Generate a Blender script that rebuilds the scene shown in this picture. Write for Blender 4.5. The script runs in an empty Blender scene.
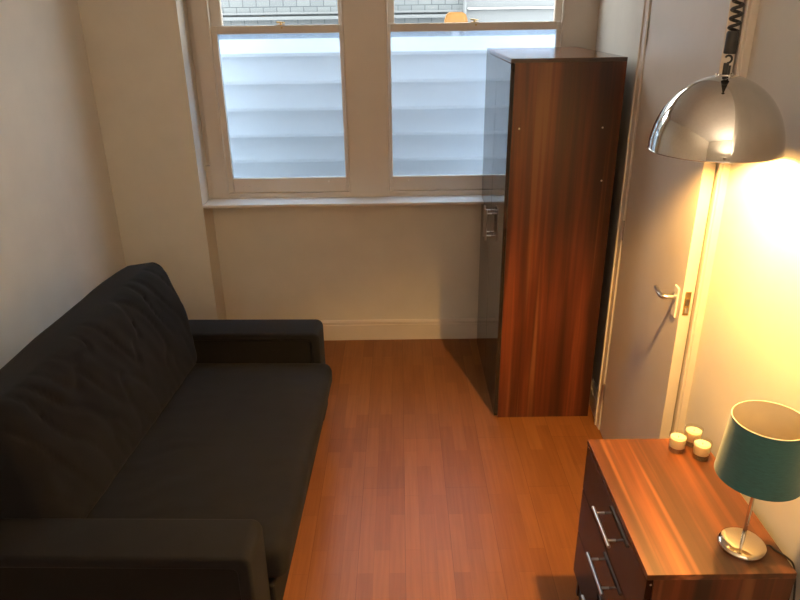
import bpy, bmesh, math, random
from mathutils import Vector, Matrix, noise
random.seed(4)
sc = bpy.context.scene
COL = sc.collection

# ------------------------------------------------------------------ materials
def mat(name):
    m = bpy.data.materials.new(name); m.use_nodes = True
    nt = m.node_tree; b = nt.nodes['Principled BSDF']
    return m, nt, b
def N(nt, t, **kw):
    n = nt.nodes.new(t)
    for k, v in kw.items():
        if k in n.inputs: n.inputs[k].default_value = v
        else: setattr(n, k, v)
    return n
def coords(nt, scale=(1, 1, 1), rot=(0, 0, 0), kind='Object'):
    tc = N(nt, 'ShaderNodeTexCoord'); mp = N(nt, 'ShaderNodeMapping')
    mp.inputs['Scale'].default_value = scale; mp.inputs['Rotation'].default_value = rot
    nt.links.new(tc.outputs[kind], mp.inputs['Vector']); return mp.outputs['Vector']
def bump(nt, b, height, strength, dist=.01):
    n = N(nt, 'ShaderNodeBump', Strength=strength, Distance=dist)
    nt.links.new(height, n.inputs['Height']); nt.links.new(n.outputs['Normal'], b.inputs['Normal']); return n
def ramp(nt, fac, stops):
    r = N(nt, 'ShaderNodeValToRGB'); e = r.color_ramp.elements
    while len(e) < len(stops): e.new(.5)
    for el, (p, c) in zip(e, stops): el.position = p; el.color = (*c, 1)
    nt.links.new(fac, r.inputs['Fac']); return r.outputs['Color']
def mix(nt, a, b_, fac, mode='MIX'):
    n = N(nt, 'ShaderNodeMix', data_type='RGBA', blend_type=mode)
    for s, v in ((0, fac), (6, a), (7, b_)):
        if hasattr(v, 'is_output'): nt.links.new(v, n.inputs[s])
        else: n.inputs[s].default_value = v if s == 0 else (*v, 1)
    return n.outputs[2]

def paint(name, colr, rough=.6, scale=6, var=.06, bumpy=.06):
    m, nt, b = mat(name)
    v = coords(nt); n = N(nt, 'ShaderNodeTexNoise', Scale=scale, Detail=4); nt.links.new(v, n.inputs['Vector'])
    c = ramp(nt, n.outputs['Fac'], [(.3, tuple(x*(1-var) for x in colr)), (.7, colr)])
    nt.links.new(c, b.inputs['Base Color']); b.inputs['Roughness'].default_value = rough
    n2 = N(nt, 'ShaderNodeTexNoise', Scale=180, Detail=2); nt.links.new(v, n2.inputs['Vector'])
    bump(nt, b, n2.outputs['Fac'], bumpy, .002)
    return m
M_WALL = paint('wall paint', (.70, .67, .60), .75)
M_CEIL = paint('ceiling paint', (.72, .70, .66), .85)
M_GLOSSPAINT = paint('eggshell trim paint', (.66, .60, .53), .38, bumpy=.03)
M_DOOR = paint('door paint', (.66, .60, .53), .42, bumpy=.03)
M_SILL = paint('sill paint', (.78, .75, .70), .35, bumpy=.02)

def wood(name, axis, dark=1.0, rough=.32, seed=0.0, ks=1.0, tint=(1, 1, 1), k=1.0, st=.5):
    """streaky walnut; axis = grain direction (0,1,2)"""
    m, nt, b = mat(name)
    tc = N(nt, 'ShaderNodeTexCoord'); geo = N(nt, 'ShaderNodeNewGeometry')
    def tex(sc_, detail, along, off):
        s = [sc_]*3; s[axis] = along
        mp = N(nt, 'ShaderNodeMapping'); mp.inputs['Scale'].default_value = s
        mp.inputs['Location'].default_value = (off, off*1.7, off*.6)
        nt.links.new(geo.outputs['Position'], mp.inputs['Vector'])
        n = N(nt, 'ShaderNodeTexNoise', Scale=1.0, Detail=detail, Roughness=.55, Distortion=.25)
        nt.links.new(mp.outputs['Vector'], n.inputs['Vector']); return n.outputs['Fac']
    a = tex(ks*15, 3, .5, 3.1+seed); f = tex(90, 4, 1.6, 9+seed); w = tex(ks*30, 1, .35, 21+seed)
    base = ramp(nt, a, [(.5-.15*k, (.075*dark, .024*dark, .010*dark)), (.5-.03*k, (.135*dark, .038*dark, .014*dark)), (.5+.07*k, (.21*dark, .057*dark, .020*dark)), (.5+.17*k, (.32*dark, .095*dark, .034*dark))])
    fine = ramp(nt, f, [(.3, (.80, .78, .76)), (.6, (1.06, 1.06, 1.06))])
    c1 = mix(nt, base, fine, 1.0, 'MULTIPLY')
    streak = ramp(nt, w, [(.62, (0, 0, 0)), (.69, (1, 1, 1))])
    c1 = mix(nt, c1, tint, 1.0, 'MULTIPLY')
    c2 = mix(nt, c1, (.42*dark, .16*dark, .06*dark), N(nt, 'ShaderNodeMath', operation='MULTIPLY').outputs[0])
    mm = [n for n in nt.nodes if n.bl_idname == 'ShaderNodeMath'][-1]
    nt.links.new(streak, mm.inputs[0]); mm.inputs[1].default_value = st
    nt.links.new(c2, b.inputs['Base Color'])
    b.inputs['Roughness'].default_value = rough
    bump(nt, b, f, .05, .002)
    return m
M_WOOD_V = wood('walnut foil upright grain', 2, .42, .4, 0, .9, (1.08, .90, .86), .8, .95)
M_WOOD_Y = wood('walnut foil lengthwise grain', 1, 1.45, .34, 5.5, .75, (.66, .76, .72), .8, .22)
M_WOOD_TOPX = wood('walnut foil top', 0, .8, .17, 2); M_WOOD_TOPX.node_tree.nodes['Principled BSDF'].inputs['IOR'].default_value = 1.9
for _l in list(M_WOOD_TOPX.node_tree.links):
    if _l.to_socket.name == 'Normal': M_WOOD_TOPX.node_tree.links.remove(_l)

def gloss_black(name, c=(.018, .014, .012), r=.06, ior=1.58):
    m, nt, b = mat(name)
    n = N(nt, 'ShaderNodeTexNoise', Scale=2.5, Detail=2); nt.links.new(coords(nt), n.inputs['Vector'])
    nt.links.new(ramp(nt, n.outputs['Fac'], [(.3, c), (.7, tuple(x*1.15 for x in c))]), b.inputs['Base Color'])
    b.inputs['Roughness'].default_value = r; b.inputs['IOR'].default_value = ior
    bump(nt, b, n.outputs['Fac'], .02, .004)
    return m
M_GLOSS = gloss_black('high gloss black lacquer')
M_GLOSSD = gloss_black('high gloss dark brown lacquer', (.020, .008, .005), .07, 1.26); M_GLOSSD.node_tree.nodes['Principled BSDF'].inputs['Specular IOR Level'].default_value = .32

def floor_mat():
    m, nt, b = mat('laminate floor')
    v = coords(nt, (1, 1, 1), (0, 0, math.pi/2))
    def brick(w, h, mortar, c1, c2, mc, off=.37):
        t = N(nt, 'ShaderNodeTexBrick', offset=off, offset_frequency=2)
        nt.links.new(v, t.inputs['Vector'])
        t.inputs['Scale'].default_value = 1; t.inputs['Brick Width'].default_value = w; t.inputs['Row Height'].default_value = h
        t.inputs['Mortar Size'].default_value = mortar; t.inputs['Mortar Smooth'].default_value = .3; t.inputs['Bias'].default_value = 0
        t.inputs['Color1'].default_value = (*c1, 1); t.inputs['Color2'].default_value = (*c2, 1); t.inputs['Mortar'].default_value = (*mc, 1)
        return t
    strips = brick(.34, .064, .0007, (.262, .102, .029), (.208, .074, .0205), (.178, .061, .017))
    boards = brick(1.28, .192, .0011, (1.04, 1.03, 1.0), (.93, .93, .93), (.62, .55, .5), .31)
    n = N(nt, 'ShaderNodeTexNoise', Scale=1, Detail=5, Distortion=.3)
    nt.links.new(coords(nt, (70, 3.2, 1)), n.inputs['Vector'])
    g = ramp(nt, n.outputs['Fac'], [(.3, (.86, .83, .8)), (.7, (1.06, 1.06, 1.06))])
    c = mix(nt, strips.outputs['Color'], boards.outputs['Color'], 1.0, 'MULTIPLY')
    c = mix(nt, c, g, 1.0, 'MULTIPLY'); nt.links.new(c, b.inputs['Base Color'])
    n3 = N(nt, 'ShaderNodeTexNoise', Scale=5, Detail=3); nt.links.new(coords(nt), n3.inputs['Vector'])
    rr = N(nt, 'ShaderNodeMapRange'); rr.inputs[3].default_value = .34; rr.inputs[4].default_value = .42; b.inputs['Specular IOR Level'].default_value = .33
    nt.links.new(n3.outputs['Fac'], rr.inputs[0]); nt.links.new(rr.outputs[0], b.inputs['Roughness'])
    bump(nt, b, boards.outputs['Fac'], -.12, .002)
    return m
M_FLOOR = floor_mat()

def fabric(name, c, sheen=.25):
    m, nt, b = mat(name)
    v = coords(nt)
    n = N(nt, 'ShaderNodeTexNoise', Scale=9, Detail=5); nt.links.new(v, n.inputs['Vector'])
    n2 = N(nt, 'ShaderNodeTexNoise', Scale=420, Detail=2); nt.links.new(v, n2.inputs['Vector'])
    cc = ramp(nt, n.outputs['Fac'], [(.3, tuple(x*.82 for x in c)), (.7, tuple(x*1.15 for x in c))])
    nt.links.new(cc, b.inputs['Base Color']); b.inputs['Roughness'].default_value = .92
    b.inputs['Specular IOR Level'].default_value = .2
    b.inputs['Sheen Weight'].default_value = sheen; b.inputs['Sheen Roughness'].default_value = .45
    b.inputs['Sheen Tint'].default_value = (.45, .47, .5, 1)
    bump(nt, b, n2.outputs['Fac'], .35, .0015)
    return m
M_SOFA = fabric('charcoal sofa fabric', (.0065, .0065, .0078), .04)
M_SOFA2 = fabric('charcoal sofa frame fabric', (.005, .0048, .005), .02)

def metal(name, c, r):
    m, nt, b = mat(name); b.inputs['Metallic'].default_value = 1
    n = N(nt, 'ShaderNodeTexNoise', Scale=14, Detail=2); nt.links.new(coords(nt), n.inputs['Vector'])
    nt.links.new(ramp(nt, n.outputs['Fac'], [(.3, tuple(x*.96 for x in c)), (.7, c)]), b.inputs['Base Color'])
    b.inputs['Roughness'].default_value = r; return m
M_CHROME = metal('chrome', (.66, .64, .60), .035)
M_POLISH = metal('polished lamp steel', (.70, .64, .54), .13)
M_NICKEL = metal('satin nickel', (.62, .60, .57), .28)
M_BRASS = metal('worn brass', (.55, .40, .18), .4)

def plain(name, c, r=.5, **kw):
    m, nt, b = mat(name)
    n = N(nt, 'ShaderNodeTexNoise', Scale=20, Detail=2); nt.links.new(coords(nt), n.inputs['Vector'])
    nt.links.new(ramp(nt, n.outputs['Fac'], [(.3, tuple(x*.93 for x in c)), (.7, c)]), b.inputs['Base Color'])
    b.inputs['Roughness'].default_value = r
    for k, v_ in kw.items(): b.inputs[k.replace('_', ' ')].default_value = v_
    return m
M_BLACKPL = plain('black plastic', (.02, .018, .016), .45)
M_BROWNCORD = plain('dark cord', (.02, .014, .012), .5)
M_WHITEIN = plain('white enamel inside', (.8, .78, .72), .5)
M_WAX = plain('cream wax', (.9, .82, .6), .5, Subsurface_Weight=.3)
M_WICK = plain('wick', (.06, .05, .04), .8)
M_SHADEIN = plain('cream shade lining', (.62, .56, .42), .8)
M_CREAMTRIM = plain('cream rolled rim', (.74, .68, .52), .7)
M_DARKBOARD = plain('dark edge board', (.035, .018, .012), .4)
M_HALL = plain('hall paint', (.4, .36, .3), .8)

def teal_fabric():
    m, nt, b = mat('teal linen shade')
    w = N(nt, 'ShaderNodeTexNoise', Scale=1, Detail=3); nt.links.new(coords(nt, (60, 60, 700)), w.inputs['Vector'])
    c = ramp(nt, w.outputs['Fac'], [(.3, (.017, .080, .084)), (.7, (.028, .115, .118))])
    nt.links.new(c, b.inputs['Base Color']); b.inputs['Roughness'].default_value = .85
    b.inputs['Sheen Weight'].default_value = .3
    bump(nt, b, w.outputs['Fac'], .25, .001); return m
M_TEAL = teal_fabric()

def emis(name, c, s):
    m, nt, b = mat(name); b.inputs['Base Color'].default_value = (*c, 1)
    b.inputs['Emission Color'].default_value = (*c, 1); b.inputs['Emission Strength'].default_value = s; return m
M_BULB = emis('warm bulb glow', (1.0, .53, .14), 5200.0)
M_FILLGLOW = emis('added fill glow', (1.0, .80, .60), 2600.0)  # emitter of the added fill uplighter, for soft warm light off the ceiling
M_DEADBULB = plain('opal bulb off', (.8, .78, .72), .3)

def clear_glass(name, tint=(1, 1, 1), g=.25):
    m, nt, b = mat(name); nt.nodes.remove(b)
    out = [n for n in nt.nodes if n.bl_idname == 'ShaderNodeOutputMaterial'][0]
    t = N(nt, 'ShaderNodeBsdfTransparent', Color=(*tint, 1)); gl = N(nt, 'ShaderNodeBsdfGlossy', Roughness=.02)
    fr = N(nt, 'ShaderNodeLayerWeight', Blend=g); mx = N(nt, 'ShaderNodeMixShader')
    mu = N(nt, 'ShaderNodeMath', operation='MULTIPLY'); mu.inputs[1].default_value = .6; nt.links.new(fr.outputs[1], mu.inputs[0]); nt.links.new(mu.outputs[0], mx.inputs[0]); nt.links.new(t.outputs[0], mx.inputs[1]); nt.links.new(gl.outputs[0], mx.inputs[2])
    nt.links.new(mx.outputs[0], out.inputs[0]); return m
M_GLASS = clear_glass('clear window glass', (.93, .96, .96))
M_JAR = clear_glass('clear jar glass', (.97, .96, .92))
def frosted():
    m, nt, b = mat('frosted window glass'); nt.nodes.remove(b)
    out = [n for n in nt.nodes if n.bl_idname == 'ShaderNodeOutputMaterial'][0]
    tr = N(nt, 'ShaderNodeBsdfTranslucent', Color=(.90, .95, 1.0, 1))
    rf = N(nt, 'ShaderNodeBsdfRefraction', Color=(.72, .85, 1, 1), Roughness=.20, IOR=1.10)
    gl = N(nt, 'ShaderNodeBsdfGlossy', Roughness=.3)
    m1 = N(nt, 'ShaderNodeMixShader'); m1.inputs[0].default_value = .92
    m2 = N(nt, 'ShaderNodeMixShader'); m2.inputs[0].default_value = .04
    nt.links.new(tr.outputs[0], m1.inputs[1]); nt.links.new(rf.outputs[0], m1.inputs[2])
    nt.links.new(m1.outputs[0], m2.inputs[1]); nt.links.new(gl.outputs[0], m2.inputs[2])
    nt.links.new(m2.outputs[0], out.inputs[0]); return m
M_FROST = frosted()

def white_brick():
    m, nt, b = mat('white painted brick')
    t = N(nt, 'ShaderNodeTexBrick', offset=.5)
    nt.links.new(coords(nt, (1, 1, 1), (math.pi/2, 0, 0)), t.inputs['Vector'])
    t.inputs['Scale'].default_value = 1; t.inputs['Brick Width'].default_value = .115; t.inputs['Row Height'].default_value = .072
    t.inputs['Mortar Size'].default_value = .004; t.inputs['Mortar Smooth'].default_value = .2
    t.inputs['Color1'].default_value = (.13, .145, .152, 1); t.inputs['Color2'].default_value = (.108, .122, .132, 1); t.inputs['Mortar'].default_value = (.05, .06, .068, 1)
    nt.links.new(t.outputs['Color'], b.inputs['Base Color']); b.inputs['Roughness'].default_value = .7
    bump(nt, b, t.outputs['Fac'], -.5, .01); return m
M_BRICK = white_brick()
M_BOARD = paint('white painted boards', (.72, .74, .76), .5)
M_LEDGE = paint('pale stone ledge', (.145, .158, .168), .6)
M_ORANGE = plain('orange plastic', (.34, .17, .045), .5)
M_GROUND = paint('outdoor paving', (.42, .42, .42), .9)

# ------------------------------------------------------------------ mesh helpers
def link(name, bm, m, parent=None, smooth=False, loc=None):
    me = bpy.data.meshes.new(name); bm.normal_update(); bm.to_mesh(me); bm.free()
    o = bpy.data.objects.new(name, me); COL.objects.link(o)
    if m is not None: me.materials.append(m)
    if smooth:
        for p in me.polygons: p.use_smooth = True
        auto_edges(me)
    if parent is not None:
        o.parent = parent; o.matrix_parent_inverse = Matrix.Translation(-parent.location) if parent.type == 'EMPTY' else Matrix()
    return o
def box_into(bm, a, b, bev=0.0, seg=2):
    x0, y0, z0 = a; x1, y1, z1 = b
    vs = [bm.verts.new(p) for p in [(x0,y0,z0),(x1,y0,z0),(x1,y1,z0),(x0,y1,z0),(x0,y0,z1),(x1,y0,z1),(x1,y1,z1),(x0,y1,z1)]]
    fs = [bm.faces.new([vs[i] for i in f]) for f in [(0,3,2,1),(4,5,6,7),(0,1,5,4),(1,2,6,5),(2,3,7,6),(3,0,4,7)]]
    if bev > 0:
        es = list({e for f in fs for e in f.edges})
        bmesh.ops.bevel(bm, geom=es, offset=bev, segments=seg, profile=.5, affect='EDGES')
def box(name, a, b, m, parent=None, bev=.0015, seg=2):
    bm = bmesh.new(); box_into(bm, a, b, bev, seg); return link(name, bm, m, parent)
def boxes(name, lst, m, parent=None, bev=.0015):
    bm = bmesh.new()
    for a, b in lst: box_into(bm, a, b, bev)
    return link(name, bm, m, parent)
def prism_into(bm, pts, z0, z1):
    lo = [bm.verts.new((x, y, z0)) for x, y in pts]; hi = [bm.verts.new((x, y, z1)) for x, y in pts]
    n = len(pts); bm.faces.new(lo[::-1]); bm.faces.new(hi)
    for i in range(n): bm.faces.new((lo[i], lo[(i+1) % n], hi[(i+1) % n], hi[i]))
def tube_into(bm, pts, r, n=12, cap=True):
    pts = [Vector(p) for p in pts]; rings = []
    up = None
    for i, p in enumerate(pts):
        t = (pts[min(i+1, len(pts)-1)] - pts[max(i-1, 0)]).normalized()
        if up is None:
            up = t.orthogonal().normalized()
        up = (up - t*up.dot(t)).normalized(); s = t.cross(up)
        rr = r[i] if isinstance(r, (list, tuple)) else r
        rings.append([bm.verts.new(p + (up*math.cos(a) + s*math.sin(a))*rr) for a in [2*math.pi*k/n for k in range(n)]])
    for a, b in zip(rings, rings[1:]):
        for k in range(n): bm.faces.new((a[k], a[(k+1) % n], b[(k+1) % n], b[k]))
    if cap: bm.faces.new(rings[0][::-1]); bm.faces.new(rings[-1])
def tube(name, pts, r, m, parent=None, n=12):
    bm = bmesh.new(); tube_into(bm, pts, r, n); return link(name, bm, m, parent, smooth=True)
def lathe(name, prof, c, m, parent=None, n=48, closed=False, smooth=True):
    bm = bmesh.new(); rings = []
    for r, z in prof:
        if r < 1e-6: rings.append([bm.verts.new((c[0], c[1], c[2]+z))])
        else: rings.append([bm.verts.new((c[0]+r*math.cos(2*math.pi*k/n), c[1]+r*math.sin(2*math.pi*k/n), c[2]+z)) for k in range(n)])
    prs = list(zip(rings, rings[1:])) + ([(rings[-1], rings[0])] if closed else [])
    for a, b in prs:
        for k in range(n):
            k2 = (k+1) % n
            if len(a) == 1 and len(b) == 1: continue
            if len(a) == 1: bm.faces.new((a[0], b[k2], b[k]))
            elif len(b) == 1: bm.faces.new((a[k], a[k2], b[0]))
            else: bm.faces.new((a[k], a[k2], b[k2], b[k]))
    bmesh.ops.recalc_face_normals(bm, faces=bm.faces)
    o = link(name, bm, m, parent, smooth=smooth)
    return o
def auto_edges(me, deg=48):
    bm = bmesh.new(); bm.from_mesh(me)
    for e in bm.edges:
        if len(e.link_faces) == 2 and e.calc_face_angle(0) > math.radians(deg): e.smooth = False
    bm.to_mesh(me); bm.free()
def thing(name, label, cat, loc, group=None):
    o = bpy.data.objects.new(name, None); COL.objects.link(o); o.location = loc; o.empty_display_size = .1
    o['label'] = label; o['category'] = cat
    if group: o['group'] = group
    return o
def tag(o, label, cat, group=None):
    o['label'] = label; o['category'] = cat
    if group: o['group'] = group
    return o
def struct(o): o['kind'] = 'structure'; return o

def cushion(name, half, r, res, m, parent, place, deform=None):
    """soft rounded box: half extents, corner radius, grid resolution, 4x4 placement"""
    bm = bmesh.new(); hx, hy, hz = half; vmap = {}
    def V(p):
        k = tuple(round(c, 5) for c in p)
        if k not in vmap: vmap[k] = bm.verts.new(p)
        return vmap[k]
    def lin(h, n): return [-h + 2*h*i/n for i in range(n+1)]
    nx, ny, nz = [max(4, int(2*h/res)) for h in half]
    X, Y, Z = lin(hx, nx), lin(hy, ny), lin(hz, nz)
    for z in (-hz, hz):
        for i in range(nx):
            for j in range(ny):
                q = [V((X[i], Y[j], z)), V((X[i+1], Y[j], z)), V((X[i+1], Y[j+1], z)), V((X[i], Y[j+1], z))]
                bm.faces.new(q if z > 0 else q[::-1])
    for y in (-hy, hy):
        for i in range(nx):
            for k in range(nz):
                q = [V((X[i], y, Z[k])), V((X[i+1], y, Z[k])), V((X[i+1], y, Z[k+1])), V((X[i], y, Z[k+1]))]
                bm.faces.new(q if y < 0 else q[::-1])
    for x in (-hx, hx):
        for j in range(ny):
            for k in range(nz):
                q = [V((x, Y[j], Z[k])), V((x, Y[j+1], Z[k])), V((x, Y[j+1], Z[k+1])), V((x, Y[j], Z[k+1]))]
                bm.faces.new(q if x > 0 else q[::-1])
    for v in bm.verts:
        p = v.co.copy()
        q = Vector([max(-(h-r), min(h-r, c)) for c, h in zip(p, half)])
        d = p - q
        if d.length > 1e-6:
            f = Vector(q + d.normalized()*r)
            v.co = f
        if deform: v.co = deform(v.co.copy(), p)
    bmesh.ops.transform(bm, matrix=place, verts=bm.verts)
    return link(name, bm, m, parent, smooth=True)

# ------------------------------------------------------------------ camera
f = 677.4284503115585
rt = Vector((0.99990327, -0.00272858, -0.01363875)); up = Vector((0.01361193, 0.39354592, 0.91920418)); fw = Vector((-0.00285935, 0.91930091, -0.39354499))
cd = bpy.data.cameras.new('camera'); cam = bpy.data.objects.new('camera', cd); COL.objects.link(cam)
cd.sensor_fit = 'HORIZONTAL'; cd.sensor_width = 36; cd.lens = f/800*36; cd.clip_start = .02
R = Matrix((rt, up, -fw)).transposed().to_4x4(); cam.matrix_world = Matrix.Translation((0, 0, 2.05)) @ R
sc.camera = cam

# ------------------------------------------------------------------ room shell
CH = 2.95           # ceiling height
XL, XR, YB = -1.70, 1.05, -1.9
YW = 4.13           # face of the wall under the window
struct(box('floor', (XL-.12, YB-.1, -.1), (XR+.30, YW+.14, 0), M_FLOOR, bev=0))
struct(box('ceiling', (XL-.12, YB-.1, CH), (XR+.30, YW+.30, CH+.1), M_CEIL, bev=0))
struct(box('wall_left', (XL-.12, YB, 0), (XL, YW+.14, CH), M_WALL, bev=0))
struct(box('wall_back', (XL-.12, YB-.12, 0), (XR+.30, YB, CH), M_WALL, bev=0))
# wall holding the window: pier on the left, apron below, strip above
bm = bmesh.new()
box_into(bm, (XL, 3.93, 0), (-1.178, YW+.14, CH))
box_into(bm, (-1.178, YW, 0), (1.13, YW+.14, .985))
box_into(bm, (-1.178, 4.10, 2.80), (1.13, YW+.14, CH))
struct(link('wall_window', bm, M_WALL))
# right wall with the door opening; beyond the door it bends slightly outwards
D0, D1, DH = 2.178, 3.01, 2.16
bm = bmesh.new()
prism_into(bm, [(XR, YB), (XR+.12, YB), (XR+.12, D0), (XR, D0)], 0, CH)
prism_into(bm, [(XR, D0), (XR+.12, D0), (XR+.12, D1), (XR, D1)], DH, CH)
prism_into(bm, [(XR, D1), (XR+.2, D1), (XR+.2, YW+.14), (1.125, YW+.14), (1.055, 3.10), (XR, 3.10)], 0, CH)
struct(link('wall_right', bm, M_WALL))
bm = bmesh.new()
box_into(bm, (XR+.24, D0-.06, 0), (XR+.29, D1+.01, CH))
box_into(bm, (XR+.12, D0-.06, 0), (XR+.24, D0-.02, CH))
struct(link('wall_hallway', bm, M_HALL))

# skirting boards
def skirt_profile_into(bm, p0, p1, inward, h=.14, t=.02):
    p0, p1, inward = Vector((*p0, 0)), Vector((*p1, 0)), Vector((*inward, 0)).normalized()
    prof = [(0, 0), (t, 0), (t, h*.78), (t*.8, h*.80), (t*.8, h*.93), (t*.35, h), (0, h)]
    a = [bm.verts.new(p0 + inward*d + Vector((0, 0, z))) for d, z in prof]
    b = [bm.verts.new(p1 + inward*d + Vector((0, 0, z))) for d, z in prof]
    n = len(prof); fs = [bm.faces.new(a), bm.faces.new(b[::-1])]
    for i in range(n): fs.append(bm.faces.new((a[i], b[i], b[(i+1) % n], a[(i+1) % n])))
    bmesh.ops.recalc_face_normals(bm, faces=fs)
def skirt(name, segs):
    bm = bmesh.new()
    for s in segs: skirt_profile_into(bm, *s)
    return struct(link(name, bm, M_GLOSSPAINT))
skirt('baseboard_window', [((-1.178, YW), (1.1, YW), (0, -1)), ((XL, 3.93), (-1.178, 3.93), (0, -1))])
skirt('baseboard_left', [((XL, YB), (XL, 3.91), (1, 0))])
skirt('baseboard_right', [((XR, YB), (XR, 2.095), (-1, 0)), ((1.053, 3.09), (1.112, YW-.02), (-1, .06))])
skirt('baseboard_back', [((XL, YB), (XR, YB), (0, 1))])

# ------------------------------------------------------------------ door
# architrave + lining
bm = bmesh.new()
for y0, y1 in ((D0-.036, D0), (D1, D1+.066)):
    box_into(bm, (XR-.025, y0, 0), (XR+.002, y1, DH+.066), .004, 3)
    box_into(bm, (XR-.031, y0 + (.045 if y0 > 2.5 else .006), 0), (XR-.022, y0 + (.060 if y0 > 2.5 else .021), DH+.06), .003, 2)
box_into(bm, (XR-.025, D0, DH), (XR+.002, D1, DH+.066), .004, 3)
box_into(bm, (XR, D0, 0), (XR+.12, D0+.012, DH), 0)
box_into(bm, (XR, D1-.012, 0), (XR+.12, D1, DH), 0)
box_into(bm, (XR-.014, D0-.001, 0), (XR+.03, D0+.03, DH), 0)
struct(link('trim_1', bm, M_GLOSSPAINT))
# door leaf, hinged at the far side and standing a little ajar
HX, HY = 1.028, 2.993
free = Vector((.986, 2.192, 0)); hinge = Vector((HX, HY, 0))
ax = (free - hinge); W = ax.length; ang = math.atan2(ax.y, ax.x)
T = Matrix.Translation(hinge) @ Matrix.Rotation(ang, 4, 'Z')      # local x along the leaf, local +y = towards the hallway
bm = bmesh.new(); box_into(bm, (0, 0, .008), (W, .040, DH-.012), .0015)
bmesh.ops.transform(bm, matrix=T, verts=bm.verts)
door = struct(link('door_1', bm, M_DOOR))
def door_part(name, bm, m, smooth=False):
    bmesh.ops.transform(bm, matrix=T, verts=bm.verts); o = link(name, bm, m, door, smooth); return o
HZ = 1.088
bm = bmesh.new()
box_into(bm, (W-.070, -.006, HZ-.075), (W-.030, 0, HZ+.04), .002)
rose = door_part('handle_plate', bm, M_SILL)
bm = bmesh.new()
tube_into(bm, [(W-.05, -.004, HZ+.002), (W-.05, -.014, HZ+.002)], .014, 20)
tube_into(bm, [(W-.05, -.004, HZ), (W-.05, -.035, HZ), (W-.053, -.046, HZ), (W-.062, -.052, HZ), (W-.09, -.053, HZ+.001), (W-.135, -.05, HZ+.003)], [.009, .009, .0095, .0095, .009, .008], 14)
door_part('door_handle', bm, M_NICKEL, True)
bm = bmesh.new(); box_into(bm, (W, .009, HZ-.050), (W+.0015, .030, HZ+.040), .0005)
lock = door_part('latch_plate', bm, M_BRASS)
bm = bmesh.new()
prism_into(bm, [(W, .014), (W+.010, .014), (W+.003, .027), (W, .027)], HZ-.010, HZ+.012)
box_into(bm, (W, .014, HZ-.040), (W+.006, .026, HZ-.020), .0005)
door_part('latch_bolt', bm, M_NICKEL)
for hz in (.24, 1.1, 1.95):
    bm = bmesh.new(); tube_into(bm, [(-.004, -.006, hz-.045), (-.004, -.006, hz+.045)], .006, 12)
    door_part('hinge', bm, M_NICKEL, True)

# ------------------------------------------------------------------ windows
FY = 4.085          # front of the box frame
SY = 4.098          # front of the lower sash
WT = 2.80
# box frame shared by both windows
bm = bmesh.new()
zb = .99
box_into(bm, (-1.148, FY, zb), (-1.063, 4.23, WT), .003)
box_into(bm, (-1.178, FY+.035, zb), (-1.148, 4.23, WT), 0)
box_into(bm, (-1.178, FY, zb), (-1.148, FY+.04, 1.20), .002)
box_into(bm, (-.305, FY, zb), (-.070, 4.23, WT), .003)
box_into(bm, (.925, FY, zb), (1.125, 4.23, WT), .003)
for a, b in ((-1.063, -.305), (-.070, .925)):
    box_into(bm, (a, FY, zb), (b, 4.23, 1.028), .003)
    box_into(bm, (a, FY, WT-.06), (b, 4.23, WT), .003)
# staff beads: slim mouldings edging each opening
for xx in (-1.063, -.317, -.070, .925-.012):
    box_into(bm, (xx, FY-.006, 1.028), (xx+.012, FY+.012, WT-.06), .004)
struct(link('trim_2', bm, M_GLOSSPAINT))
struct(box('trim_3', (-1.178, 3.928, .980), (1.115, 4.10, .997), M_SILL, bev=.004, seg=3))

def window(n, a, b, gl, gr, latch_x, lifts):
    # lower sash is the window's own mesh; glass, upper sash and fittings are its parts
    z0, z1 = 1.028, 1.980
    bm = bmesh.new()
    box_into(bm, (a, SY, z0), (gl, SY+.04, z1), .003)
    box_into(bm, (gr, SY, z0), (b, SY+.04, z1), .003)
    box_into(bm, (gl, SY, z0), (gr, SY+.04, 1.116), .003)
    box_into(bm, (gl, SY, 1.937), (gr, SY+.04, z1), .003)
    w = struct(link('window_%d' % n, bm, M_GLOSSPAINT))
    box('frosted_pane', (gl-.005, SY+.018, 1.11), (gr+.005, SY+.022, 1.942), M_FROST, w, 0)
    u0 = SY+.052
    boxes('upper_sash', [((a, u0, 1.945), (gl+.022, u0+.04, WT-.06)), ((gr-.006, u0, 1.945), (b, u0+.04, WT-.06)),
          ((gl+.022, u0, 1.945), (gr-.006, u0+.04, 1.978)), ((gl+.022, u0, WT-.11), (gr-.006, u0+.04, WT-.06))], M_GLOSSPAINT, w, .003)
    box('clear_pane', (gl+.015, u0+.018, 1.97), (gr+.005, u0+.022, WT-.10), M_GLASS, w, 0)
    # sash fastener on the meeting rail
    bm = bmesh.new(); x = latch_x
    box_into(bm, (x-.022, SY+.006, 1.980), (x+.022, SY+.030, 1.984), .001)
    tube_into(bm, [(x, SY+.018, 1.983), (x, SY+.018, 1.996)], .007, 12)
    tube_into(bm, [(x-.024, SY+.010, 1.996), (x+.004, SY+.018, 1.994), (x+.02, SY+.03, 1.992)], [.0045, .004, .003], 8)
    tube_into(bm, [(x+.006, SY-.003, 1.968), (x+.006, SY+.004, 1.968)], .006, 10)
    link('sash_fastener', bm, M_BRASS, w, True)
    for x, z, r, mm in lifts:
        tube('sash_knob', [(x, SY+.002, z), (x, SY-.006, z), (x, SY-.010, z)], [r*.6, r, r*.8], mm, w, 12)
window(1, -1.063, -.305, -1.022, -.333, -.66, [(-.437, 1.094, .006, M_SILL), (-.965, 1.066, .005, M_GLOSSPAINT), (-.925, 1.066, .005, M_GLOSSPAINT)])
window(2, -.070, .925, -.044, .892, .43, [(.05, 1.094, .004, M_SILL)])

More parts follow.
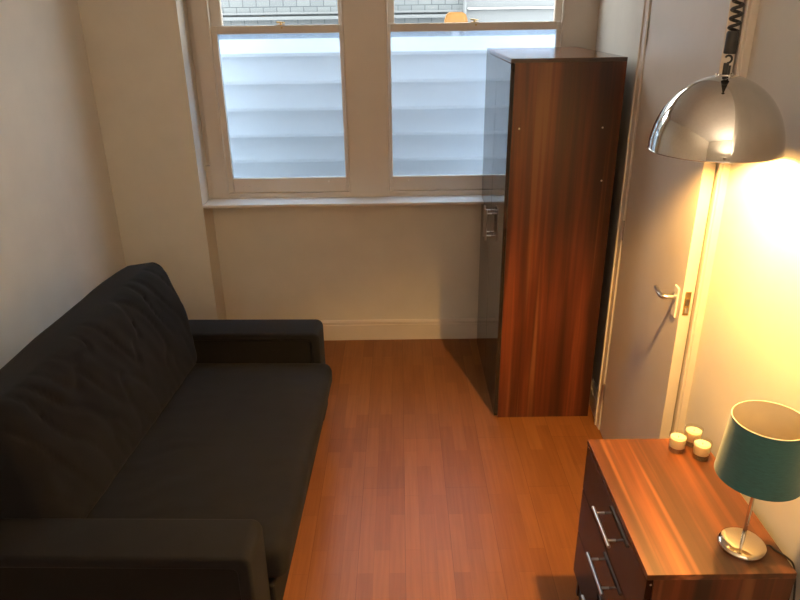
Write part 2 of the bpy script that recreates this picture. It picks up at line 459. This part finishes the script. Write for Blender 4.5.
# ------------------------------------------------------------------ outside
struct(box('ground_outside', (-4, YW+.2, -.3), (4, 9, -.2), M_GROUND, bev=0))
# white horizontal boards close behind the frosted panes
YO = 4.62
scr = thing('boarded_screen', 'white horizontal boards standing outside, blurred behind the frosted window panes', 'screen', (0, YO, -.2))
ZT = 1.892; ph = .168
for k in range(13):
    z0 = max(ZT - .103 - k*ph, -.2); z1 = ZT if k == 0 else z0 + ph
    if z1 <= -.1: break
    bm = bmesh.new()
    pr = [(YO, z1-.002), (YO-.055, z0+.02), (YO-.055, z0), (YO+.02, z0), (YO+.02, z1-.002)]
    l = [bm.verts.new((-1.9, y, z)) for y, z in pr]; r = [bm.verts.new((1.6, y, z)) for y, z in pr]
    fs = [bm.faces.new(l), bm.faces.new(r[::-1])]
    for i in range(5): fs.append(bm.faces.new((l[i], r[i], r[(i+1) % 5], l[(i+1) % 5])))
    bmesh.ops.recalc_face_normals(bm, faces=fs)
    link('board', bm, M_BOARD, scr)
for x in (-1.7, -.2, 1.4): box('post', (x, YO+.022, -.2), (x+.07, YO+.09, ZT-.05), M_BOARD, scr)
YK = 6.3
struct(box('wall_outside', (-2.6, YK, -.2), (.56, YK+.2, 2.75), M_BRICK, bev=0))
struct(box('wall_outside_far', (.58, YK-.02, -.2), (2.6, YK+.2, 2.75), M_LEDGE, bev=0))
def zk(v): return 2.0
boxes_l = [((-2.6, YK-.05, 1.985), (.55, YK, 2.012)), ((-2.6, YK-.025, 2.028), (.55, YK, 2.045))]
struct(boxes('trim_4', boxes_l, M_LEDGE))
struct(boxes('trim_5', [((.59, YK-.05, 2.045), (2.6, YK-.02, 2.06))], M_GROUND))
tag(tube('drain_pipe', [(.565, YK-.06, -.2), (.565, YK-.06, 2.7)], .014, M_LEDGE), 'thin pale pipe running up the outside wall past the right window', 'pipe')
# small orange hooded object
hd = thing('orange_hood', 'small orange rounded hood seen outside through the clear pane of the right window', 'hood', (.425, 5.4, 1.93))
bm = bmesh.new(); prof = [(-.085, 1.90), (-.085, 1.975), (-.070, 2.015), (-.045, 2.030), (.045, 2.030), (.070, 2.015), (.085, 1.975), (.085, 1.90)]
fr_ = [bm.verts.new((.425+x, 5.36, z)) for x, z in prof]; bk = [bm.verts.new((.425+x*.92, 5.50, z)) for x, z in prof]
for i in range(len(prof)-1): bm.faces.new((fr_[i], fr_[i+1], bk[i+1], bk[i]))
bm.faces.new(bk)
c1 = [bm.verts.new((.425+x, 5.36, z)) for x, z in ((-.05, 1.90), (-.05, 1.945), (-.03, 1.960), (.03, 1.960), (.05, 1.945), (.05, 1.90))]
bm.faces.new(fr_[0:4]+[c1[2], c1[1], c1[0]]); bm.faces.new([fr_[3], fr_[4], c1[3], c1[2]]); bm.faces.new(fr_[4:8]+[c1[5], c1[4], c1[3]])
sh = link('hood_shell', bm, M_ORANGE, hd); sm = sh.modifiers.new('thick', 'SOLIDIFY'); sm.thickness = .012
box('hood_inner', (.385, 5.38, 1.90), (.465, 5.46, 1.985), M_GROUND, hd, .01)
box('hood_post', (.40, 5.385, -.2), (.45, 5.455, 1.90), M_GROUND, hd, .004)

# ------------------------------------------------------------------ wardrobe
WX0, WX1, WY0, WY1, WH = .493, 1.004, 3.144, 4.03, 1.847
wd = thing('wardrobe', 'tall two-door wardrobe with striped walnut side and glossy black doors beside the window', 'wardrobe', ((WX0+WX1)/2, (WY0+WY1)/2, 0))
for y0 in (WY0, WY1-.018):
    box('side_panel', (WX0+.02, y0, 0), (WX1, y0+.018, WH-.018), M_WOOD_V, wd, .001)
box('edge_strip', (WX0+.0185, WY0+.0005, .0), (WX0+.0202, WY0+.0175, WH-.018), M_DARKBOARD, wd, 0)
box('top_panel', (WX0, WY0, WH-.0175), (WX1, WY1, WH), M_WOOD_TOPX, wd, .001)
box('edge_strip', (WX0-.0003, WY0-.0006, WH-.0170), (WX1, WY0-.0001, WH-.0006), M_DARKBOARD, wd, 0)
box('back_panel', (WX1-.012, WY0+.018, .05), (WX1-.006, WY1-.018, WH-.018), M_DARKBOARD, wd, 0)
box('bottom_panel', (WX0+.02, WY0+.018, .06), (WX1-.012, WY1-.018, .078), M_WOOD_V, wd, 0)
box('plinth', (WX0+.045, WY0+.018, 0), (WX0+.06, WY1-.018, .06), M_DARKBOARD, wd, 0)
YS = 3.587
for (y0, y1, hy) in ((WY0+.0005, YS-.0025, YS-.035), (YS+.0025, WY1, YS+.035)):
    d = box('door', (WX0, y0, .012), (WX0+.018, y1, WH-.021), M_GLOSS, wd, .001)
    bm = bmesh.new()
    tube_into(bm, [(WX0-.030, hy, .88), (WX0-.030, hy, 1.055)], .006, 14)
    for hz in (.905, 1.03): tube_into(bm, [(WX0, hy, hz), (WX0-.030, hy, hz)], .0045, 10)
    link('handle', bm, M_NICKEL, d, True)
for px, pz in ((.525+.02, 1.545), (.925, 1.545), (.945, 1.30)):
    tube('screw_cap', [(px, WY0+.0002, pz), (px, WY0-.001, pz)], .0045, M_NICKEL, wd, 10)

# ------------------------------------------------------------------ chest of drawers
CX0, CX1, CY0, CY1, CHT = .628, 1.014, 1.332, 1.934, .695
ch = thing('chest_of_drawers', 'low three-drawer walnut chest with glossy dark drawer fronts and bar handles', 'chest of drawers', ((CX0+CX1)/2, (CY0+CY1)/2, 0))
box('top_panel', (CX0-.001, CY0-.001, CHT-.018), (CX1, CY1+.001, CHT), M_WOOD_Y, ch, .001)
for y0 in (CY0, CY1-.018):
    box('side_panel', (CX0+.019, y0, 0.0), (CX1, y0+.018, CHT-.018), M_WOOD_V, ch, .001)
box('back_panel', (CX1-.012, CY0+.018, .03), (CX1-.006, CY1-.018, CHT-.018), M_DARKBOARD, ch, 0)
box('plinth', (CX0+.025, CY0+.018, 0), (CX0+.04, CY1-.018, .10), M_DARKBOARD, ch, 0)
for hz in (.586, .397, .208):
    d = box('drawer', (CX0, CY0+.001, hz-.0925), (CX0+.018, CY1-.001, hz+.0895), M_GLOSSD, ch, .001)
    bm = bmesh.new(); hx = CX0-.028
    tube_into(bm, [(hx, 1.548, hz), (hx, 1.722, hz)], .0055, 14)
    for yy in (1.575, 1.695): tube_into(bm, [(hx, yy, hz), (CX0, yy, hz)], .004, 10)
    link('handle', bm, M_NICKEL, d, True)
    bm = bmesh.new()
    box_into(bm, (CX0+.018, CY0+.03, hz-.07), (CX0+.35, CY0+.042, hz+.06)); box_into(bm, (CX0+.018, CY1-.042, hz-.07), (CX0+.35, CY1-.03, hz+.06))
    box_into(bm, (CX0+.018, CY0+.042, hz-.07), (CX0+.35, CY1-.042, hz-.062)); link('drawer_box', bm, M_DARKBOARD, d)
tube('screw_cap', [(CX0+.012, CY0+.0012, .660), (CX0+.012, CY0-.0004, .660)], .003, M_NICKEL, ch, 10)

# ------------------------------------------------------------------ table lamp
LX, LY = .915, 1.43
tl = thing('table_lamp', 'small table lamp with teal fabric shade on a round chrome base', 'lamp', (LX, LY, CHT))
o = lathe('base', [(0, 0), (.057, 0), (.0605, .002), (.0615, .008), (.0600, .013), (.054, .0165), (.03, .0195), (.008, .021), (0, .021)], (LX, LY, CHT), M_POLISH, tl)
o = tube('pole', [(LX, LY, CHT+.018), (LX, LY, CHT+.21)], .0052, M_CHROME, tl, 20)
ZB, ZS = .932, 1.100
RB, RT = .105, .090
lathe('socket', [(0, .0), (.016, .0), (.016, .045), (.011, .05), (0, .05)], (LX, LY, CHT+.205), M_BLACKPL, tl, 24)
lathe('bulb', [(0, 0), (.013, 0), (.014, .012), (.024, .035), (.028, .052), (.024, .068), (.012, .078), (0, .080)], (LX, LY, CHT+.252), M_DEADBULB, tl, 24)
shd = lathe('shade', [(RB, 0), (RT, ZS-ZB)], (LX, LY, ZB), M_TEAL, tl, 72)
lathe('shade_lining', [(RB-.0012, .0005), (RT-.0012, ZS-ZB-.0005)], (LX, LY, ZB), M_SHADEIN, shd, 72)
def ring(name, r, z, rr, m, parent, n=72):
    prof = [(r+rr*math.cos(2*math.pi*k/8), z+rr*math.sin(2*math.pi*k/8)) for k in range(8)]
    return lathe(name, prof, (LX, LY, 0), m, parent, n, closed=True)
ring('shade_rim', RT-.0005, ZS, .0014, M_CREAMTRIM, shd)
bm = bmesh.new()
for k in range(3):
    a = k*2*math.pi/3 + .4
    tube_into(bm, [(LX+.016*math.cos(a), LY+.016*math.sin(a), CHT+.250), (LX+(RB-.004)*math.cos(a), LY+(RB-.004)*math.sin(a), CHT+.256)], .0013, 6)
link('shade_carrier', bm, M_NICKEL, tl, True)
def smooth_path(P, n=8):
    P = [Vector(p) for p in P]; out = []
    for i in range(len(P)-1):
        p0, p1, p2, p3 = P[max(i-1, 0)], P[i], P[i+1], P[min(i+2, len(P)-1)]
        for k in range(n):
            t = k/n
            out.append(.5*((2*p1) + (p2-p0)*t + (2*p0-5*p1+4*p2-p3)*t*t + (3*p1-p0-3*p2+p3)*t**3))
    out.append(P[-1]); return out
tube('cord', smooth_path([(LX+.058, LY-.004, CHT+.005), (LX+.075, LY-.004, CHT+.004), (.995, LY-.018, CHT+.0035), (1.012, LY-.045, CHT+.004), (1.0215, LY-.072, CHT-.006), (1.0215, LY-.10, .62), (1.0215, LY-.13, .45), (1.0215, LY-.14, .2), (1.0215, LY-.14, .165)]), .0026, M_BROWNCORD, tl, 10)

# ------------------------------------------------------------------ candles
cand = [((.903, 1.868), 'cream candle in a clear glass, the one nearest the front edge of the chest'),
        ((.968, 1.903), 'cream candle in a clear glass, the rear one tucked against the wall'),
        ((.966, 1.828), 'cream candle in a clear glass, the one nearest the teal lamp')]
c0 = None
for (x, y), lab in cand:
    if c0 is None:
        c0 = thing('glass_candle', lab, 'candle', (0, 0, 0), 'candles on the chest of drawers')
        cup = lathe('glass_cup', [(0, 0), (.023, 0), (.0252, .002), (.0290, .0605), (.0283, .062), (.0273, .0605), (.0245, .006), (0, .005)], (0, 0, 0), M_JAR, c0, 40)
        wax = lathe('wax', [(0, .017), (.0242, .018), (.0262, .049), (.0250, .0515), (.01, .0505), (0, .0500)], (0, 0, 0), M_WAX, c0, 40)
        wk = tube('wick', [(0, 0, .049), (.0005, 0, .056)], .0009, M_WICK, wax, 6)
        c0.location = (x, y, CHT); 
        for ch_ in (cup, wax): ch_.matrix_parent_inverse = Matrix()
    else:
        c = c0.copy(); COL.objects.link(c); c.location = (x, y, CHT); c['label'] = lab
        for p in list(c0.children):
            q = p.copy(); COL.objects.link(q); q.parent = c
            for s in list(p.children):
                t = s.copy(); COL.objects.link(t); t.parent = q

# ------------------------------------------------------------------ pendant lamp
PX, PY, RZ, PR = .829, 1.80, 1.699, .165
pl = thing('pendant_lamp', 'chrome dome pendant lamp hanging on a coiled black cord, lit', 'lamp', (PX, PY, CH))
prof = []
for k in range(0, 25):
    a = math.pi/2*k/24; prof.append((PR*math.cos(a)+0.0, .189*math.sin(a)))
prof[-1] = (0, .189)
o = lathe('dome', prof, (PX, PY, RZ), M_CHROME, pl, 96)
prof2 = [(max(0, (PR-.002)*math.cos(math.pi/2*k/24)), .187*math.sin(math.pi/2*k/24)) for k in range(25)]; prof2[-1] = (0, .187)
lathe('dome_lining', prof2, (PX, PY, RZ), M_WHITEIN, o, 96)
prof3 = [(PR-.001+.0022*math.cos(2*math.pi*k/8), .0022*math.sin(2*math.pi*k/8)) for k in range(8)]
lathe('dome_rim', prof3, (PX, PY, RZ), M_CHROME, o, 96, closed=True)
lathe('bulb', [(0, 0), (.012, .002), (.022, .010), (.027, .024), (.024, .040), (.013, .055), (.011, .062), (0, .062)], (PX, PY, RZ+.078), M_BULB, pl, 24)
lathe('socket', [(0, 0), (.018, 0), (.019, .040), (0, .042)], (PX, PY, RZ+.138), M_BLACKPL, pl, 24)
ztop = RZ+.189
lathe('dome_cap', [(0, .0), (.020, .0), (.019, .0025), (.007, .005), (0, .005)], (PX, PY, ztop-.0015), M_CHROME, pl, 32)
for k in range(3):
    a = k*2*math.pi/3+.5
    tube('screw', [(PX+.022*math.cos(a), PY+.022*math.sin(a), ztop-.003), (PX+.022*math.cos(a), PY+.022*math.sin(a), ztop+.003)], .003, M_CHROME, pl, 10)
bm = bmesh.new()
tube_into(bm, [(PX-.004, PY, ztop), (PX-.004, PY, ztop+.028)], .0065, 10)
tube_into(bm, [(PX+.004, PY+.002, ztop), (PX+.004, PY+.002, ztop+.022)], .0055, 10)
hk = [(PX, PY, ztop+.026)]
for k in range(9):
    a = -math.pi/2 + k*math.pi*1.35/8
    hk.append((PX+.009*math.cos(a)-.001, PY, ztop+.037+.009*math.sin(a)))
tube_into(bm, hk, .0028, 8)
link('hook', bm, M_BLACKPL, pl, True)
lathe('cord_grip', [(0, 0), (.0138, 0), (.0150, .003), (.0150, .048), (.013, .053), (0, .053)], (PX, PY, ztop+.050), M_BLACKPL, pl, 24)
pts = []; zs = ztop+.102; ze = CH-.03; pitch = .0205; n = int((ze-zs)/pitch*14)
for i in range(n+1):
    a = 2*math.pi*i/14; pts.append((PX+.0115*math.cos(a), PY+.0115*math.sin(a), zs+(ze-zs)*i/n))
tube('coiled_cord', pts, .0042, M_BLACKPL, pl, 8)
lathe('ceiling_rose', [(0, 0), (.045, 0), (.045, -.015), (.03, -.032), (0, -.035)], (PX, PY, CH), M_BLACKPL, pl, 32)

# ------------------------------------------------------------------ added fill uplighter, unseen behind the camera, to brighten the walls
UX, UY = .55, -1.1
fl = thing('fill_lamp', 'added fill uplighter on a pole, unseen behind the camera, brightening the room', 'lamp', (UX, UY, 0))
lathe('base', [(0, 0), (.13, 0), (.13, .012), (.02, .022), (0, .022)], (UX, UY, 0), M_NICKEL, fl, 48)
tube('pole', [(UX, UY, .02), (UX, UY, 1.42)], .011, M_NICKEL, fl, 16)
lathe('bowl', [(.0, 0), (.06, .012), (.12, .05), (.16, .11), (.155, .112), (.115, .056), (.056, .020), (0, .010)], (UX, UY, 1.40), M_NICKEL, fl, 48)
lathe('bulb', [(0, 0), (.06, 0), (.06, .012), (0, .014)], (UX, UY, 1.445), M_FILLGLOW, fl, 32)

# ------------------------------------------------------------------ sofa
SX1 = -.436; SXB = -1.60
SY0, SY1, AZ = 1.545, 3.235, .572
AW = .178
sf = thing('sofa', 'charcoal fabric two-seater sofa with square arms along the left wall', 'sofa', ((SX1+SXB)/2, (SY0+SY1)/2, 0))
def arm(y0, y1):
    """band over the top and down the front; side panels sit slightly inside it"""
    bm = bmesh.new()
    R_ = .035; t = .045
    def outline(inset, rr):
        x1 = SX1-inset; zt = AZ-inset; pts = [(x1, .05)]
        for k in range(9):
            a = math.pi/2*k/8; pts.append((x1-rr+rr*math.cos(a), zt-rr+rr*math.sin(a)))
        pts.append((SXB, zt)); return pts
    outer = outline(0, R_); inner = outline(t, .02)
    inner[0] = (SX1-t, .05); inner[-1] = (SXB, AZ-t)
    O0 = [bm.verts.new((x, y0, z)) for x, z in outer]; O1 = [bm.verts.new((x, y1, z)) for x, z in outer]
    I0 = [bm.verts.new((x, y0, z)) for x, z in inner]; I1 = [bm.verts.new((x, y1, z)) for x, z in inner]
    n = len(outer); fs = []
    for i in range(n-1):
        fs += [bm.faces.new((O0[i], O0[i+1], O1[i+1], O1[i])), bm.faces.new((I0[i+1], I0[i], I1[i], I1[i+1])),
               bm.faces.new((O0[i+1], O0[i], I0[i], I0[i+1])), bm.faces.new((O1[i], O1[i+1], I1[i+1], I1[i]))]
    fs += [bm.faces.new((O0[0], O1[0], I1[0], I0[0])), bm.faces.new((O0[-1], I0[-1], I1[-1], O1[-1]))]
    bmesh.ops.recalc_face_normals(bm, faces=bm.faces)
    es = [e for e in bm.edges if len(e.link_faces) == 2 and e.calc_face_angle(0) > 1.2]
    bmesh.ops.bevel(bm, geom=es, offset=.013, segments=4, profile=.5, affect='EDGES')
    for v in bm.verts:   # slight softness of the padding
        q = noise.noise(v.co*5.0)*.004 + noise.noise(v.co*17)*.0015
        if v.co.z > AZ-.02: v.co.z += q
    a = link('arm', bm, M_SOFA, sf, True)
    pn = box('arm_panel', (SXB, y0+.012, .05), (SX1-t+.004, y1-.012, AZ-t+.004), M_SOFA2, a, .004)
    return a
arm(SY0, SY0+AW); arm(SY1-AW, SY1)
IY0, IY1 = SY0+AW, SY1-AW
box('base', (SXB+.15, IY0-.01, .13), (-.42, IY1+.01, .295), M_SOFA2, sf, .01, 3)
box('back_frame', (SXB, IY0-.01, .05), (SXB+.16, IY1+.01, .60), M_SOFA2, sf, .02, 3)
for x in (SXB+.06, SX1-.09):
    for y in (SY0+.06, SY1-.10): box('foot', (x, y, 0), (x+.045, y+.045, .052), M_BLACKPL, sf, .003)
def seat_def(c, p):
    # crown, soft waves, creases along the front
    u = (c.x)/.46; w = c.y/.68
    if c.z > 0:
        c.z += .016*(1-min(1, abs(u))**2)*(1-min(1, abs(w))**4)
        c.z += .005*noise.noise(Vector((c.x*3, c.y*5, 1))) + .004*noise.noise(Vector((c.x*5, c.y*26+noise.noise(c*4)*2.5, 4)))*max(0, noise.noise(Vector((c.x*3, c.y*3, 8)))+.5)
    c.x += .008*noise.noise(Vector((c.z*4, c.y*4, 3)))
    return c
sx0, sx1 = -1.25, -.374
cushion('seat_cushion', ((sx1-sx0)/2, (IY1-IY0)/2-.004, .066), .045, .018, M_SOFA, sf,
        Matrix.Translation(((sx0+sx1)/2, (IY0+IY1)/2, .357)), seat_def)
def back_def(c, p):
    # local: x thickness (front +), y length, z height
    hz, hy, hx = .29, (IY1-IY0)/2, .10
    w = c.z/hz; l = c.y/hy
    taper = 1 - (.12+.34*abs(l)**6)*max(0, w)**2 - .10*max(0, -w)
    c.x = c.x*taper
    if c.x > 0:
        c.x += .022*(1-abs(l)**3)*(1-w*w)
    if w > 0: c.z += .012*math.sin(l*2.2+.5)*w + .008*noise.noise(Vector((1, c.y*3, 5)))
    # ends bulge a little below mid height
    c.y += (1 if c.y > 0 else -1)*.018*max(0, 1-((w+.35)/.75)**2)*min(1, abs(l)**6)
    # drawn creases running down from the top seam
    cr = noise.noise(Vector((c.y*9 + c.z*5.0, c.z*2.2 - c.y*2.0, 2.0)))
    cr2 = noise.noise(Vector((c.y*19 + c.z*13, c.z*5 - c.y*4, 7.0)))
    amt = .35+.65*max(0, min(1, (w+.5)))
    ridge = (1-abs(cr)*2.2)
    if c.x > 0: c.x += amt*(.008*cr - .011*max(0, ridge)**7 + .004*cr2)
    else: c.x += .003*cr
    return c
PB = Matrix.Translation((-1.228, (IY0+IY1)/2, .680)) @ Matrix.Rotation(math.radians(-2.4), 4, 'Z') @ Matrix.Rotation(math.radians(-9), 4, 'Y')
cushion('back_cushion', (.135, (IY1-IY0)/2-.010, .285), .06, .0125, M_SOFA, sf, PB, back_def)

sf.rotation_euler.z = math.radians(-1.5)

# ------------------------------------------------------------------ light
w = bpy.data.worlds.new('sky'); sc.world = w; w.use_nodes = True
bg = w.node_tree.nodes['Background']; bg.inputs['Color'].default_value = (1.0, .985, .975, 1); bg.inputs['Strength'].default_value = 9.0

sc.view_settings.view_transform = 'Standard'; sc.view_settings.look = 'None'; sc.view_settings.gamma = 1
sc.view_settings.exposure = 0; sc.view_settings.use_curve_mapping = False
sc.cycles.use_denoising = True
sc.cycles.max_bounces = 10; sc.cycles.diffuse_bounces = 5; sc.cycles.glossy_bounces = 4; sc.cycles.transmission_bounces = 8; sc.cycles.transparent_max_bounces = 12
sc.cycles.sample_clamp_indirect = 6
sc.cycles.caustics_reflective = False; sc.cycles.caustics_refractive = True
